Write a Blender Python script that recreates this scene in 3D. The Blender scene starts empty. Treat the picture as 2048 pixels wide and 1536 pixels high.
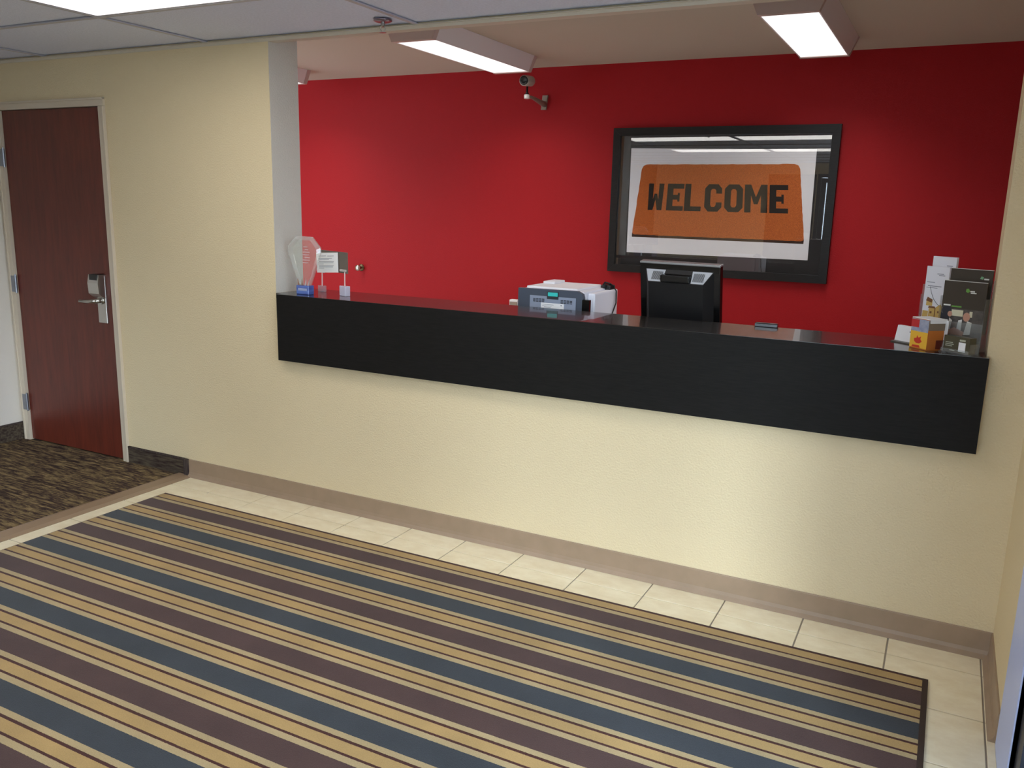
import bpy, bmesh, math, random
from mathutils import Vector, Matrix

random.seed(4)
S = bpy.context.scene
COL = S.collection

# ------------------------------------------------------------------ camera
RIGHT = Vector((0.88867771, 0.4578694, 0.02464837))
UP = Vector((-0.11617039, 0.17282221, 0.97807818))
FWD = Vector((-0.44357229, 0.87205968, -0.20677411))
cd = bpy.data.cameras.new('camera')
cam = bpy.data.objects.new('camera', cd)
COL.objects.link(cam)
cd.sensor_width = 36.0
cd.lens = 36.0 * 1688.13 / 2048.0
cd.clip_start = 0.01
m3 = Matrix((RIGHT, UP, -FWD)).transposed()
cam.matrix_world = Matrix.Translation((0, -3.2735, 1.5555)) @ m3.to_4x4()
S.camera = cam

# ------------------------------------------------------------------ world, sun, exposure
w = bpy.data.worlds.new('sky')
S.world = w
w.use_nodes = True
bg = w.node_tree.nodes['Background']
bg.inputs['Color'].default_value = (0.70, 0.83, 1.0, 1)
bg.inputs['Strength'].default_value = 8.0
sd = bpy.data.lights.new('sun', 'SUN')
sd.energy = 2.6
sd.angle = math.radians(14)
sd.color = (0.76, 0.87, 1.0)
sun = bpy.data.objects.new('sun', sd)
COL.objects.link(sun)
sdir = Vector((-0.60, 0.80, -0.20)).normalized()      # the way the light travels
sun.rotation_euler = sdir.to_track_quat('-Z', 'Y').to_euler()
sun.location = (6, -8, 5)
S.view_settings.view_transform = 'Standard'
S.view_settings.look = 'None'
S.view_settings.exposure = 0.0
S.view_settings.gamma = 1.0
S.view_settings.use_curve_mapping = False
LOBBY_W = 4.8        # brightness of the lobby ceiling panels
OFFICE_W = 1.25      # brightness of the office lenses seen edge-on
OFFICE_P = 10.0       # watts thrown downward by each office strip fixture

# ------------------------------------------------------------------ helpers
def lin(c):
    return tuple(((v / 255) / 12.92 if v / 255 <= 0.04045 else ((v / 255 + 0.055) / 1.055) ** 2.4) for v in c) + (1,)

def newmat(name):
    m = bpy.data.materials.new(name)
    m.use_nodes = True
    nt = m.node_tree
    return m, nt, nt.nodes['Principled BSDF']

def mat(name, c, rough=0.5, metal=0.0, spec=0.5, bump=None, vary=None, coat=0.0):
    """c sRGB 0-255; bump=(scale, strength, distance); vary=(scale, c2 or factor, (sx,sy,sz))"""
    m, nt, b = newmat(name)
    b.inputs['Base Color'].default_value = lin(c)
    b.inputs['Roughness'].default_value = rough
    b.inputs['Metallic'].default_value = metal
    b.inputs['Specular IOR Level'].default_value = spec
    b.inputs['Coat Weight'].default_value = coat
    tc = nt.nodes.new('ShaderNodeTexCoord')
    if vary:
        sc, c2, st = vary
        mp = nt.nodes.new('ShaderNodeMapping')
        mp.inputs['Scale'].default_value = st
        nt.links.new(tc.outputs['Object'], mp.inputs['Vector'])
        n = nt.nodes.new('ShaderNodeTexNoise')
        n.inputs['Scale'].default_value = sc
        n.inputs['Detail'].default_value = 5
        nt.links.new(mp.outputs['Vector'], n.inputs['Vector'])
        mr = nt.nodes.new('ShaderNodeMapRange')
        mr.inputs['From Min'].default_value = 0.32
        mr.inputs['From Max'].default_value = 0.68
        nt.links.new(n.outputs['Fac'], mr.inputs['Value'])
        mx = nt.nodes.new('ShaderNodeMix')
        mx.data_type = 'RGBA'
        mx.inputs['A'].default_value = lin(c)
        mx.inputs['B'].default_value = lin(c2)
        nt.links.new(mr.outputs['Result'], mx.inputs['Factor'])
        nt.links.new(mx.outputs['Result'], b.inputs['Base Color'])
    if bump:
        sc, stg, dist = bump
        n = nt.nodes.new('ShaderNodeTexNoise')
        n.inputs['Scale'].default_value = sc
        n.inputs['Detail'].default_value = 3
        nt.links.new(tc.outputs['Object'], n.inputs['Vector'])
        bp = nt.nodes.new('ShaderNodeBump')
        bp.inputs['Strength'].default_value = stg
        bp.inputs['Distance'].default_value = dist
        nt.links.new(n.outputs['Fac'], bp.inputs['Height'])
        nt.links.new(bp.outputs['Normal'], b.inputs['Normal'])
    return m

def emit(name, c, s):
    m, nt, b = newmat(name)
    b.inputs['Base Color'].default_value = (0.8, 0.8, 0.8, 1)
    b.inputs['Emission Color'].default_value = c
    b.inputs['Emission Strength'].default_value = s
    return m

def pane(name, tint=(1, 1, 1, 1), ior=1.5, rough=0.0, haze=0.0, hazec=(1, 1, 1, 1)):
    """thin clear sheet: see-through with a fresnel reflection"""
    m = bpy.data.materials.new(name)
    m.use_nodes = True
    nt = m.node_tree
    nt.nodes.clear()
    o = nt.nodes.new('ShaderNodeOutputMaterial')
    t = nt.nodes.new('ShaderNodeBsdfTransparent')
    t.inputs['Color'].default_value = tint
    g = nt.nodes.new('ShaderNodeBsdfGlossy')
    g.inputs['Roughness'].default_value = rough
    lw = nt.nodes.new('ShaderNodeLayerWeight')
    pw = nt.nodes.new('ShaderNodeMath')
    pw.operation = 'POWER'
    pw.inputs[1].default_value = 5.0
    nt.links.new(lw.outputs['Facing'], pw.inputs[0])
    r0 = ((ior - 1) / (ior + 1)) ** 2
    f = nt.nodes.new('ShaderNodeMath')
    f.operation = 'MULTIPLY_ADD'
    f.inputs[1].default_value = 1 - r0
    f.inputs[2].default_value = r0
    nt.links.new(pw.outputs[0], f.inputs[0])
    mx = nt.nodes.new('ShaderNodeMixShader')
    nt.links.new(f.outputs[0], mx.inputs['Fac'])
    src = t
    if haze > 0:
        d = nt.nodes.new('ShaderNodeBsdfDiffuse')
        d.inputs['Color'].default_value = hazec
        m2 = nt.nodes.new('ShaderNodeMixShader')
        m2.inputs['Fac'].default_value = haze
        nt.links.new(t.outputs[0], m2.inputs[1])
        nt.links.new(d.outputs[0], m2.inputs[2])
        src = m2
    nt.links.new(src.outputs[0], mx.inputs[1])
    nt.links.new(g.outputs[0], mx.inputs[2])
    nt.links.new(mx.outputs[0], o.inputs['Surface'])
    return m

def obj(name, bm, m, parent=None, smooth=False, loc=None):
    me = bpy.data.meshes.new(name)
    bmesh.ops.recalc_face_normals(bm, faces=bm.faces)
    bm.to_mesh(me)
    bm.free()
    if m:
        me.materials.append(m)
    if smooth:
        for p in me.polygons:
            p.use_smooth = True
    o = bpy.data.objects.new(name, me)
    COL.objects.link(o)
    if parent:
        o.parent = parent
    if loc:
        o.location = loc
    return o

def thing(name, label, cat, loc=(0, 0, 0), rz=0.0, group=None):
    o = bpy.data.objects.new(name, None)
    o.empty_display_size = 0.05
    COL.objects.link(o)
    o.location = loc
    o.rotation_euler = (0, 0, rz)
    return tag(o, label, cat, group)

def tag(o, label, cat, group=None):
    o['label'] = label
    o['category'] = cat
    if group:
        o['group'] = group
    return o

def struct(o, label=None, cat=None):
    o['kind'] = 'structure'
    if label:
        o['label'] = label
    if cat:
        o['category'] = cat
    return o

def box(x0, x1, y0, y1, z0, z1, bm=None, bev=0.0, seg=1):
    own = bm is None
    b = bmesh.new()
    bmesh.ops.create_cube(b, size=1)
    for v in b.verts:
        v.co = Vector(((x0 + x1) / 2 + v.co.x * (x1 - x0), (y0 + y1) / 2 + v.co.y * (y1 - y0), (z0 + z1) / 2 + v.co.z * (z1 - z0)))
    if bev > 0:
        bmesh.ops.bevel(b, geom=list(b.edges), offset=bev, segments=seg, affect='EDGES', profile=0.6)
    if own:
        return b
    merge(bm, b)
    return bm

def merge(bm, b):
    vm = {}
    for v in b.verts:
        vm[v] = bm.verts.new(v.co)
    for f in b.faces:
        try:
            bm.faces.new([vm[v] for v in f.verts])
        except ValueError:
            pass
    b.free()

def boxes(lst):
    bm = bmesh.new()
    for a in lst:
        box(*a, bm=bm)
    return bm

def prism(pts, a, b, axis='y', bm=None):
    """polygon pts (2-D, in the other two axes in order) extruded from a to b along axis"""
    bm = bm or bmesh.new()
    def P(p, t):
        if axis == 'y':
            return (p[0], t, p[1])
        if axis == 'x':
            return (t, p[0], p[1])
        return (p[0], p[1], t)
    A = [bm.verts.new(P(p, a)) for p in pts]
    B = [bm.verts.new(P(p, b)) for p in pts]
    bm.faces.new(A)
    bm.faces.new(B[::-1])
    n = len(pts)
    for i in range(n):
        bm.faces.new((A[i], A[(i + 1) % n], B[(i + 1) % n], B[i]))
    return bm

def tube(path, r, n=10, bm=None, cap=True):
    """round tube along a list of points; r a number or a list"""
    bm = bm or bmesh.new()
    pts = [Vector(p) for p in path]
    rings = []
    t0 = (pts[1] - pts[0]).normalized()
    ref = Vector((0, 0, 1)) if abs(t0.z) < 0.9 else Vector((1, 0, 0))
    u = t0.cross(ref).normalized()
    for i, p in enumerate(pts):
        if i == 0:
            t = (pts[1] - pts[0])
        elif i == len(pts) - 1:
            t = (pts[-1] - pts[-2])
        else:
            t = (pts[i + 1] - pts[i - 1])
        t.normalize()
        u = (u - t * u.dot(t)).normalized()
        v = t.cross(u)
        rr = r[i] if isinstance(r, (list, tuple)) else r
        rings.append([bm.verts.new(p + (u * math.cos(a) + v * math.sin(a)) * rr) for a in [2 * math.pi * k / n for k in range(n)]])
    for a, b in zip(rings, rings[1:]):
        for k in range(n):
            bm.faces.new((a[k], a[(k + 1) % n], b[(k + 1) % n], b[k]))
    if cap:
        bm.faces.new(rings[0][::-1])
        bm.faces.new(rings[-1])
    return bm

def lathe(prof, c=(0, 0, 0), axis=(0, 0, 1), n=24, bm=None):
    """prof list of (radius, height along axis)"""
    bm = bm or bmesh.new()
    q = Vector((0, 0, 1)).rotation_difference(Vector(axis))
    c = Vector(c)
    rings = []
    for r, h in prof:
        rings.append([bm.verts.new(c + q @ Vector((max(r, 1e-5) * math.cos(2 * math.pi * k / n), max(r, 1e-5) * math.sin(2 * math.pi * k / n), h))) for k in range(n)])
    for a, b in zip(rings, rings[1:]):
        for k in range(n):
            bm.faces.new((a[k], a[(k + 1) % n], b[(k + 1) % n], b[k]))
    bm.faces.new(rings[0][::-1])
    bm.faces.new(rings[-1])
    return bm

def sheet(pts, bm=None):
    bm = bm or bmesh.new()
    bm.faces.new([bm.verts.new(p) for p in pts])
    return bm

# ------------------------------------------------------------------ dimensions
H, H2, D = 2.3125, 2.551, 2.628
XR = 0.295                     # right lobby wall
XL = -5.205                    # left lobby wall
YB = -5.6                      # wall behind the camera
OX0, OX1 = -3.0244, 0.151      # counter opening
OFL, OFR = -6.2, 1.9          # office ends

# ------------------------------------------------------------------ materials
M = {}
M['cream'] = mat('cream wall paint', (224, 206, 169), 0.62, bump=(130, 0.5, 0.006), spec=0.35)
M['white_wall'] = mat('pale hall wall paint', (222, 214, 204), 0.6, bump=(210, 0.3, 0.004), spec=0.35)
M['red'] = mat('red wall paint', (164, 25, 31), 0.6, bump=(150, 0.3, 0.004), spec=0.2)
M['ceil_tile'] = mat('mineral fibre ceiling tile', (226, 230, 250), 0.9, bump=(160, 0.5, 0.003), vary=(90, (216, 220, 240), (1, 1, 1)))
M['grid'] = mat('white ceiling grid', (186, 184, 192), 0.5)
M['office_ceil'] = mat('tan office ceiling paint', (192, 184, 168), 0.8, bump=(120, 0.3, 0.003))
M['trim_paint'] = mat('cream soffit trim', (208, 198, 182), 0.6)
M['grout'] = mat('grey grout', (158, 148, 136), 0.9, bump=(200, 0.3, 0.002))
M['office_floor'] = mat('light office vinyl floor', (222, 218, 212), 0.6, vary=(5, (214, 210, 202), (1, 1, 1)))
M['base'] = mat('brown vinyl base', (160, 136, 114), 0.42, vary=(14, (152, 130, 108), (1, 1, 1)))
M['strip'] = mat('brown transition strip', (150, 126, 102), 0.45)
M['black_lam'] = mat('black wood grain laminate', (20, 19, 18), 0.6, spec=0.18, bump=(300, 0.15, 0.001), vary=(40, (28, 26, 25), (0.4, 1, 6)))
M['black_top'] = mat('black counter top laminate', (34, 31, 30), 0.24, spec=0.9, coat=0.5, vary=(30, (38, 35, 33), (0.4, 4, 1)))
M['frame_paint'] = mat('cream door frame paint', (206, 192, 172), 0.45)
M['nickel'] = mat('satin nickel', (200, 198, 194), 0.3, 1.0)
M['nickel_dark'] = mat('dark hinge steel', (150, 155, 165), 0.35, 1.0)
M['black'] = mat('black plastic', (16, 16, 18), 0.38)
M['black_gloss'] = mat('glossy black plastic', (12, 12, 13), 0.22, spec=0.5)
M['dark_grey'] = mat('dark grey plastic', (52, 54, 60), 0.45)
M['fixture'] = mat('white fixture enamel', (232, 228, 232), 0.5)
M['cap'] = mat('fixture end cap plastic', (196, 176, 172), 0.5)
M['white'] = mat('white card', (238, 238, 240), 0.6)
M['ink'] = mat('grey ink', (150, 152, 164), 0.7)
M['ink_dark'] = mat('dark ink', (84, 86, 90), 0.7)
M['steel'] = mat('brushed steel', (186, 184, 178), 0.28, 1.0)
M['jamb'] = mat('pale blue painted metal frame', (190, 206, 255), 0.35)
M['bronze'] = mat('dark bronze door metal', (30, 32, 40), 0.35)
M['glass'] = pane('clear window glass', (0.96, 0.98, 0.97, 1))
M['acrylic'] = pane('clear acrylic', (0.93, 0.94, 0.94, 1), 1.49, 0.02, 0.10, (0.75, 0.76, 0.74, 1))
M['lens_lobby'] = emit('lit prismatic lobby diffuser', (1.0, 0.975, 0.93, 1), LOBBY_W)
M['lens_office'] = emit('lit office lens', (1.0, 0.985, 0.96, 1), OFFICE_W)

M['paving'] = mat('outdoor concrete paving', (190, 190, 188), 0.9, vary=(3, (170, 170, 168), (1, 1, 1)))

def tile_mat():
    m, nt, b = newmat('cream ceramic tile')
    tc = nt.nodes.new('ShaderNodeTexCoord')
    n = nt.nodes.new('ShaderNodeTexNoise')
    n.inputs['Scale'].default_value = 9
    n.inputs['Detail'].default_value = 8
    n.inputs['Roughness'].default_value = 0.65
    mp = nt.nodes.new('ShaderNodeMapping')
    mp.inputs['Scale'].default_value = (1.0, 1.7, 1)
    oi = nt.nodes.new('ShaderNodeObjectInfo')
    ad = nt.nodes.new('ShaderNodeVectorMath')
    ad.operation = 'ADD'
    nt.links.new(tc.outputs['Object'], ad.inputs[0])
    nt.links.new(oi.outputs['Location'], ad.inputs[1])
    nt.links.new(ad.outputs[0], mp.inputs['Vector'])
    nt.links.new(mp.outputs[0], n.inputs['Vector'])
    cr = nt.nodes.new('ShaderNodeValToRGB')
    cr.color_ramp.elements[0].position = 0.32
    cr.color_ramp.elements[0].color = lin((234, 219, 186))
    cr.color_ramp.elements[1].position = 0.72
    cr.color_ramp.elements[1].color = lin((250, 240, 212))
    nt.links.new(n.outputs['Fac'], cr.inputs['Fac'])
    nt.links.new(cr.outputs['Color'], b.inputs['Base Color'])
    b.inputs['Roughness'].default_value = 0.36
    return m
M['tile'] = tile_mat()

def rug_mat():
    m, nt, b = newmat('striped rug pile')
    tc = nt.nodes.new('ShaderNodeTexCoord')
    sp = nt.nodes.new('ShaderNodeSeparateXYZ')
    nt.links.new(tc.outputs['Object'], sp.inputs[0])
    a = nt.nodes.new('ShaderNodeMath'); a.operation = 'MULTIPLY_ADD'
    a.inputs[1].default_value = -1 / 0.4075
    a.inputs[2].default_value = -0.378 / 0.4075 + 3
    nt.links.new(sp.outputs['Y'], a.inputs[0])
    # a little weave jitter at the stripe edges
    nz = nt.nodes.new('ShaderNodeTexNoise')
    nz.inputs['Scale'].default_value = 240
    nt.links.new(tc.outputs['Object'], nz.inputs['Vector'])
    j = nt.nodes.new('ShaderNodeMath'); j.operation = 'MULTIPLY_ADD'
    j.inputs[1].default_value = 0.008
    nt.links.new(nz.outputs['Fac'], j.inputs[0])
    nt.links.new(a.outputs[0], j.inputs[2])
    fr = nt.nodes.new('ShaderNodeMath'); fr.operation = 'FRACT'
    nt.links.new(j.outputs[0], fr.inputs[0])
    cr = nt.nodes.new('ShaderNodeValToRGB')
    cr.color_ramp.interpolation = 'CONSTANT'
    brown, slate = lin((76, 55, 52)), lin((56, 60, 66))
    light, line, gold = lin((170, 150, 112)), lin((68, 34, 28)), lin((170, 141, 92))
    stops = [(0.004, brown)]
    for o in (0.0, 0.5):
        stops += [(o + 0.236, light), (o + 0.292, line), (o + 0.317, gold), (o + 0.422, line), (o + 0.447, light)]
        stops += [(o + 0.504, slate if o == 0 else brown)]
    els = cr.color_ramp.elements
    els[0].position, els[0].color = 0.0, light
    els[1].position, els[1].color = stops[0]
    for p, c in stops[1:]:
        if p < 1:
            e = els.new(p); e.color = c
    nt.links.new(fr.outputs[0], cr.inputs['Fac'])
    # pile mottling
    n2 = nt.nodes.new('ShaderNodeTexNoise')
    n2.inputs['Scale'].default_value = 330
    n2.inputs['Detail'].default_value = 2
    nt.links.new(tc.outputs['Object'], n2.inputs['Vector'])
    n3 = nt.nodes.new('ShaderNodeTexNoise')
    n3.inputs['Scale'].default_value = 5
    n3.inputs['Detail'].default_value = 4
    nt.links.new(tc.outputs['Object'], n3.inputs['Vector'])
    add = nt.nodes.new('ShaderNodeMath'); add.operation = 'ADD'
    nt.links.new(n2.outputs['Fac'], add.inputs[0])
    nt.links.new(n3.outputs['Fac'], add.inputs[1])
    mr = nt.nodes.new('ShaderNodeMapRange')
    mr.inputs['From Min'].default_value = 0.6
    mr.inputs['From Max'].default_value = 1.4
    mr.inputs['To Min'].default_value = 0.78
    mr.inputs['To Max'].default_value = 1.22
    nt.links.new(add.outputs[0], mr.inputs['Value'])
    mx = nt.nodes.new('ShaderNodeVectorMath'); mx.operation = 'SCALE'
    nt.links.new(cr.outputs['Color'], mx.inputs[0])
    nt.links.new(mr.outputs[0], mx.inputs['Scale'])
    nt.links.new(mx.outputs[0], b.inputs['Base Color'])
    b.inputs['Roughness'].default_value = 0.95
    b.inputs['Specular IOR Level'].default_value = 0.1
    b.inputs['Sheen Weight'].default_value = 0.15
    bp = nt.nodes.new('ShaderNodeBump')
    bp.inputs['Strength'].default_value = 0.5
    bp.inputs['Distance'].default_value = 0.002
    nt.links.new(n2.outputs['Fac'], bp.inputs['Height'])
    nt.links.new(bp.outputs[0], b.inputs['Normal'])
    return m
M['rug'] = rug_mat()
M['rug_edge'] = mat('dark rug binding', (58, 42, 34), 0.9, bump=(300, 0.5, 0.002))

def carpet_mat(name, vertical=False):
    m, nt, b = newmat(name)
    tc = nt.nodes.new('ShaderNodeTexCoord')
    mp = nt.nodes.new('ShaderNodeMapping')
    mp.inputs['Scale'].default_value = (9, 62, 62)
    nt.links.new(tc.outputs['Object'], mp.inputs['Vector'])
    n = nt.nodes.new('ShaderNodeTexNoise')
    n.inputs['Scale'].default_value = 1.0
    n.inputs['Detail'].default_value = 4
    n.inputs['Roughness'].default_value = 0.75
    n.inputs['Distortion'].default_value = 0.6
    nt.links.new(mp.outputs[0], n.inputs['Vector'])
    cr = nt.nodes.new('ShaderNodeValToRGB')
    els = cr.color_ramp.elements
    els[0].position, els[0].color = 0.36, lin((54, 43, 42))
    els[1].position, els[1].color = 0.72, lin((168, 146, 106))
    for p, c in ((0.45, (72, 57, 52)), (0.52, (108, 92, 70)), (0.60, (140, 120, 86))):
        e = els.new(p); e.color = lin(c)
    nt.links.new(n.outputs['Fac'], cr.inputs['Fac'])
    nt.links.new(cr.outputs[0], b.inputs['Base Color'])
    b.inputs['Roughness'].default_value = 0.95
    b.inputs['Specular IOR Level'].default_value = 0.1
    n2 = nt.nodes.new('ShaderNodeTexNoise')
    n2.inputs['Scale'].default_value = 260
    nt.links.new(tc.outputs['Object'], n2.inputs['Vector'])
    bp = nt.nodes.new('ShaderNodeBump')
    bp.inputs['Strength'].default_value = 0.6
    bp.inputs['Distance'].default_value = 0.003
    nt.links.new(n2.outputs['Fac'], bp.inputs['Height'])
    nt.links.new(bp.outputs[0], b.inputs['Normal'])
    return m
M['carpet'] = carpet_mat('streaked loop carpet')
M['carpet_base'] = mat('dark carpet base', (54, 42, 40), 0.95, spec=0.05, bump=(260, 0.5, 0.002), vary=(1.0, (92, 82, 68), (14, 60, 90)))
M['carpet_bind'] = mat('carpet base binding', (52, 42, 44), 0.95, spec=0.1, vary=(1.0, (86, 76, 70), (150, 60, 9)))

def wood_mat(name, c1, c2, rough):
    m, nt, b = newmat(name)
    tc = nt.nodes.new('ShaderNodeTexCoord')
    mp = nt.nodes.new('ShaderNodeMapping')
    mp.inputs['Scale'].default_value = (14, 14, 1.3)
    nt.links.new(tc.outputs['Object'], mp.inputs['Vector'])
    n = nt.nodes.new('ShaderNodeTexNoise')
    n.inputs['Scale'].default_value = 2.2
    n.inputs['Detail'].default_value = 7
    n.inputs['Roughness'].default_value = 0.6
    n.inputs['Distortion'].default_value = 0.8
    nt.links.new(mp.outputs[0], n.inputs['Vector'])
    cr = nt.nodes.new('ShaderNodeValToRGB')
    cr.color_ramp.elements[0].position = 0.3
    cr.color_ramp.elements[0].color = lin(c1)
    cr.color_ramp.elements[1].position = 0.75
    cr.color_ramp.elements[1].color = lin(c2)
    nt.links.new(n.outputs['Fac'], cr.inputs['Fac'])
    nt.links.new(cr.outputs[0], b.inputs['Base Color'])
    b.inputs['Roughness'].default_value = rough
    return m
M['mahogany'] = wood_mat('red mahogany veneer', (84, 34, 26), (112, 48, 34), 0.36)
M['desk'] = wood_mat('dark desk laminate', (50, 36, 28), (70, 50, 38), 0.4)
M['coir'] = mat('printed coir fibre', (226, 126, 56), 0.8, bump=None, vary=(300, (176, 84, 30), (1, 1, 1)))

# ------------------------------------------------------------------ floor
fl = struct(obj('floor', boxes([(XL - 0.2, XR + 0.15, -5.75, 0.2, -0.12, -0.004), (XL - 0.2, -4.4, -9.15, -5.75, -0.12, -0.004), (OFL - 0.12, OFR + 0.12, 0.2, D + 0.12, -0.12, -0.004)]), M['grout']))
obj('office_vinyl', box(OFL, OFR, 0.21, D, -0.0035, 0.002), M['office_floor'], fl)
P = 0.3065
def tile_piece(x0, x1, y0, y1):
    g = 0.0028
    x0 += g; x1 -= g; y0 += g; y1 -= g
    cx, cy = (x0 + x1) / 2, (y0 + y1) / 2
    key = (round(x1 - x0, 4), round(y1 - y0, 4))
    if key in tile_piece.cache:
        o = tile_piece.cache[key].copy()
        COL.objects.link(o)
    else:
        hx, hy = (x1 - x0) / 2, (y1 - y0) / 2
        o = obj('tile', box(-hx, hx, -hy, hy, -0.010, 0.0, bev=0.0012), M['tile'], fl)
        tile_piece.cache[key] = o
    o.parent = fl
    o.location = (cx, cy, random.uniform(-0.0004, 0.0003))
    return o
tile_piece.cache = {}
RX0, RX1, RY0, RY1 = -3.582, 0.102, -2.86, -0.286
xs = [-3.690] + [round(-0.04 + P * k, 4) for k in range(-11, 2)] + [XR]
xs = sorted(set(xs))
ys = [0.0] + [round(-0.153 - P * k, 4) for k in range(0, 18)]
for i in range(len(xs) - 1):
    for k in range(len(ys) - 1):
        x0, x1, y1, y0 = xs[i], xs[i + 1], ys[k], ys[k + 1]
        if x0 > RX0 and x1 < RX1 and y0 > RY0 and y1 < RY1:
            continue                      # wholly under the rug
        tile_piece(x0, x1, y0, y1)
obj('carpet', box(XL, -3.785, -9.0, 0.03, -0.003, 0.004), M['carpet'], fl)
obj('transition_strip', prism([(-3.79, -0.002), (-3.79, 0.009), (-3.775, 0.0105), (-3.715, 0.007), (-3.690, 0.0005), (-3.690, -0.002)], -5.6, 0.0, 'y'), M['strip'], fl)

rug = thing('striped_rug', 'large rug with brown, slate and gold stripes on the tile floor', 'rug', (0, 0, 0))
obj('pile', box(RX0 + 0.006, RX1 - 0.018, RY0 + 0.01, RY1 - 0.007, 0.0008, 0.0095), M['rug'], rug)
bm = boxes([(RX0, RX0 + 0.006, RY0, RY1, 0.0006, 0.008), (RX1 - 0.018, RX1, RY0, RY1, 0.0006, 0.0085),
            (RX0 + 0.006, RX1 - 0.018, RY1 - 0.007, RY1, 0.0006, 0.008), (RX0 + 0.006, RX1 - 0.018, RY0, RY0 + 0.01, 0.0006, 0.008)])
obj('binding', bm, M['rug_edge'], rug)

# ------------------------------------------------------------------ walls
DX0, DX1, DH = -5.1303, -4.2534, 2.032
wf = obj('wall_front', boxes([
    (XL - 0.15, -5.165, 0.0, 0.12, 0, H2 + 0.05),
    (-5.165, -4.218, 0.0, 0.12, DH + 0.035, H2 + 0.05),
    (-4.218, OX0, 0.0, 0.207, 0, H2 + 0.05),
    (OX0, OX1, 0.0, 0.207, 0, 0.95),
    (OX0, OX1, 0.002, 0.045, 2.300, H2 + 0.05),
    (OX1, OFR, 0.0, 0.207, 0, H2 + 0.05)]), M['cream'])
struct(wf)
struct(obj('wall_left', box(XL - 0.15, XL, -9.0, 0.0, 0, H + 0.1), M['white_wall']))
struct(obj('wall_right', boxes([(XR, XR + 0.15, -0.90, 0.0, 0, H + 0.1), (XR, XR + 0.15, -3.02, -0.90, 2.2, H + 0.1),
                               (XR, XR + 0.15, -6.0, -3.02, 0, H + 0.1)]), M['cream']))
struct(obj('wall_rear', boxes([(-4.54, -1.95, YB - 0.15, YB, 0, H + 0.1), (-1.95, 0.15, YB - 0.15, YB, 2.15, H + 0.1), (0.15, XR + 0.15, YB - 0.15, YB, 0, H + 0.1), (-4.54, -4.40, -9.0, YB - 0.15, 0, H + 0.1),
                              (XL, -4.40, -9.15, -9.0, 0, H + 0.1)]), M['cream']))
struct(obj('wall_back', box(OFL, OFR, D, D + 0.12, 0, H2 + 0.1), M['red']))
struct(obj('wall_office_left', box(OFL - 0.12, OFL, 0.0, D + 0.12, 0, H2 + 0.1), M['cream']))
struct(obj('wall_office_right', box(OFR, OFR + 0.12, 0.0, D + 0.12, 0, H2 + 0.1), M['cream']))

struct(obj('reveal_daylight_tint', box(OX0 - 0.0005, OX0 + 0.0012, 0.002, 0.2065, 1.0916, H2), mat('daylight tinted reveal', (214, 209, 200), 0.6, bump=(130, 0.5, 0.006), spec=0.35)))  # thin sheet on the cream reveal; the greying by daylight is in its colour

# ceilings -----------------------------------------------------------
ce = struct(obj('ceiling', box(XL - 0.1, XR + 0.1, -9.0, 0.0, H + 0.09, H + 0.13), M['ceil_tile']))
gx = [XL, -4.67, -3.42, -2.17, -0.92, XR]
gy = [0.0] + [round(-0.615 * k, 4) for k in range(1, 10)] + [YB, -6.2, -6.8, -7.4, -8.0, -8.6, -9.0]
LIGHTS = {(2, 1), (3, 1), (2, 4), (3, 4)}
for i in range(5):
    for k in range(len(gy) - 1):
        if gy[k + 1] < YB and i > 0:
            continue
        if (i, k) in LIGHTS:
            continue
        x0, x1, y1, y0 = gx[i], gx[i + 1], gy[k], gy[k + 1]
        hx, hy = (x1 - x0) / 2 - 0.002, (y1 - y0) / 2 - 0.002
        obj('ceiling_panel', box(-hx, hx, -hy, hy, 0, 0.015), M['ceil_tile'], ce, loc=((x0 + x1) / 2, (y0 + y1) / 2, H + 0.008 + random.uniform(0, 0.001)))
for x in gx[1:-1]:
    obj('grid_bar', boxes([(x - 0.011, x + 0.011, -9.0 if x < -4.6 else YB, 0, H - 0.001, H + 0.0035), (x - 0.002, x + 0.002, -9.0 if x < -4.6 else YB, 0, H + 0.0035, H + 0.03)]), M['grid'], ce)
for y in gy[1:]:
    x1 = XR if y > YB - 0.01 else -4.54
    obj('grid_bar', boxes([(XL, x1, y - 0.011, y + 0.011, H - 0.0014, H + 0.003), (XL, x1, y - 0.002, y + 0.002, H + 0.003, H + 0.03)]), M['grid'], ce)
struct(obj('ceiling', box(OFL, OFR, 0.0, D, H2, H2 + 0.04), M['office_ceil']))
struct(obj('trim_1', prism([(-0.022, H - 0.004), (-0.022, H - 0.0015), (0.0, H - 0.0015), (0.001, 2.3), (0.047, 2.3), (0.047, 2.296), (-0.004, 2.296), (-0.006, H - 0.004)], XL, XR, 'x'), M['trim_paint']))

# baseboards ---------------------------------------------------------
prof = [(0.0, 0.0), (0.0, 0.1), (-0.004, 0.1), (-0.006, 0.096), (-0.006, 0.028), (-0.010, 0.014), (-0.020, 0.005), (-0.024, 0.0005), (-0.024, 0.0)]
struct(obj('baseboard_front', prism(prof, -3.712, XR, 'x'), M['base']))
struct(obj('baseboard_right', prism([(XR + p[0], p[1]) for p in prof], -0.565, -0.006, 'y'), M['base']))
bf = struct(obj('baseboard_hall', boxes([(-4.207, -3.742, -0.012, 0.0, 0.004, 0.098)]), M['carpet_base']))
obj('binding', box(-4.207, -3.742, -0.0145, 0.0, 0.094, 0.1025, bev=0.002), M['carpet_bind'], bf)
obj('binding', box(-3.745, -3.712, -0.018, 0.0, 0.004, 0.1015, bev=0.005, seg=2), M['carpet_bind'], bf)
bl = struct(obj('baseboard_left', box(XL, XL + 0.012, -9.0, -0.0, 0.004, 0.112), M['carpet_base']))
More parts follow.
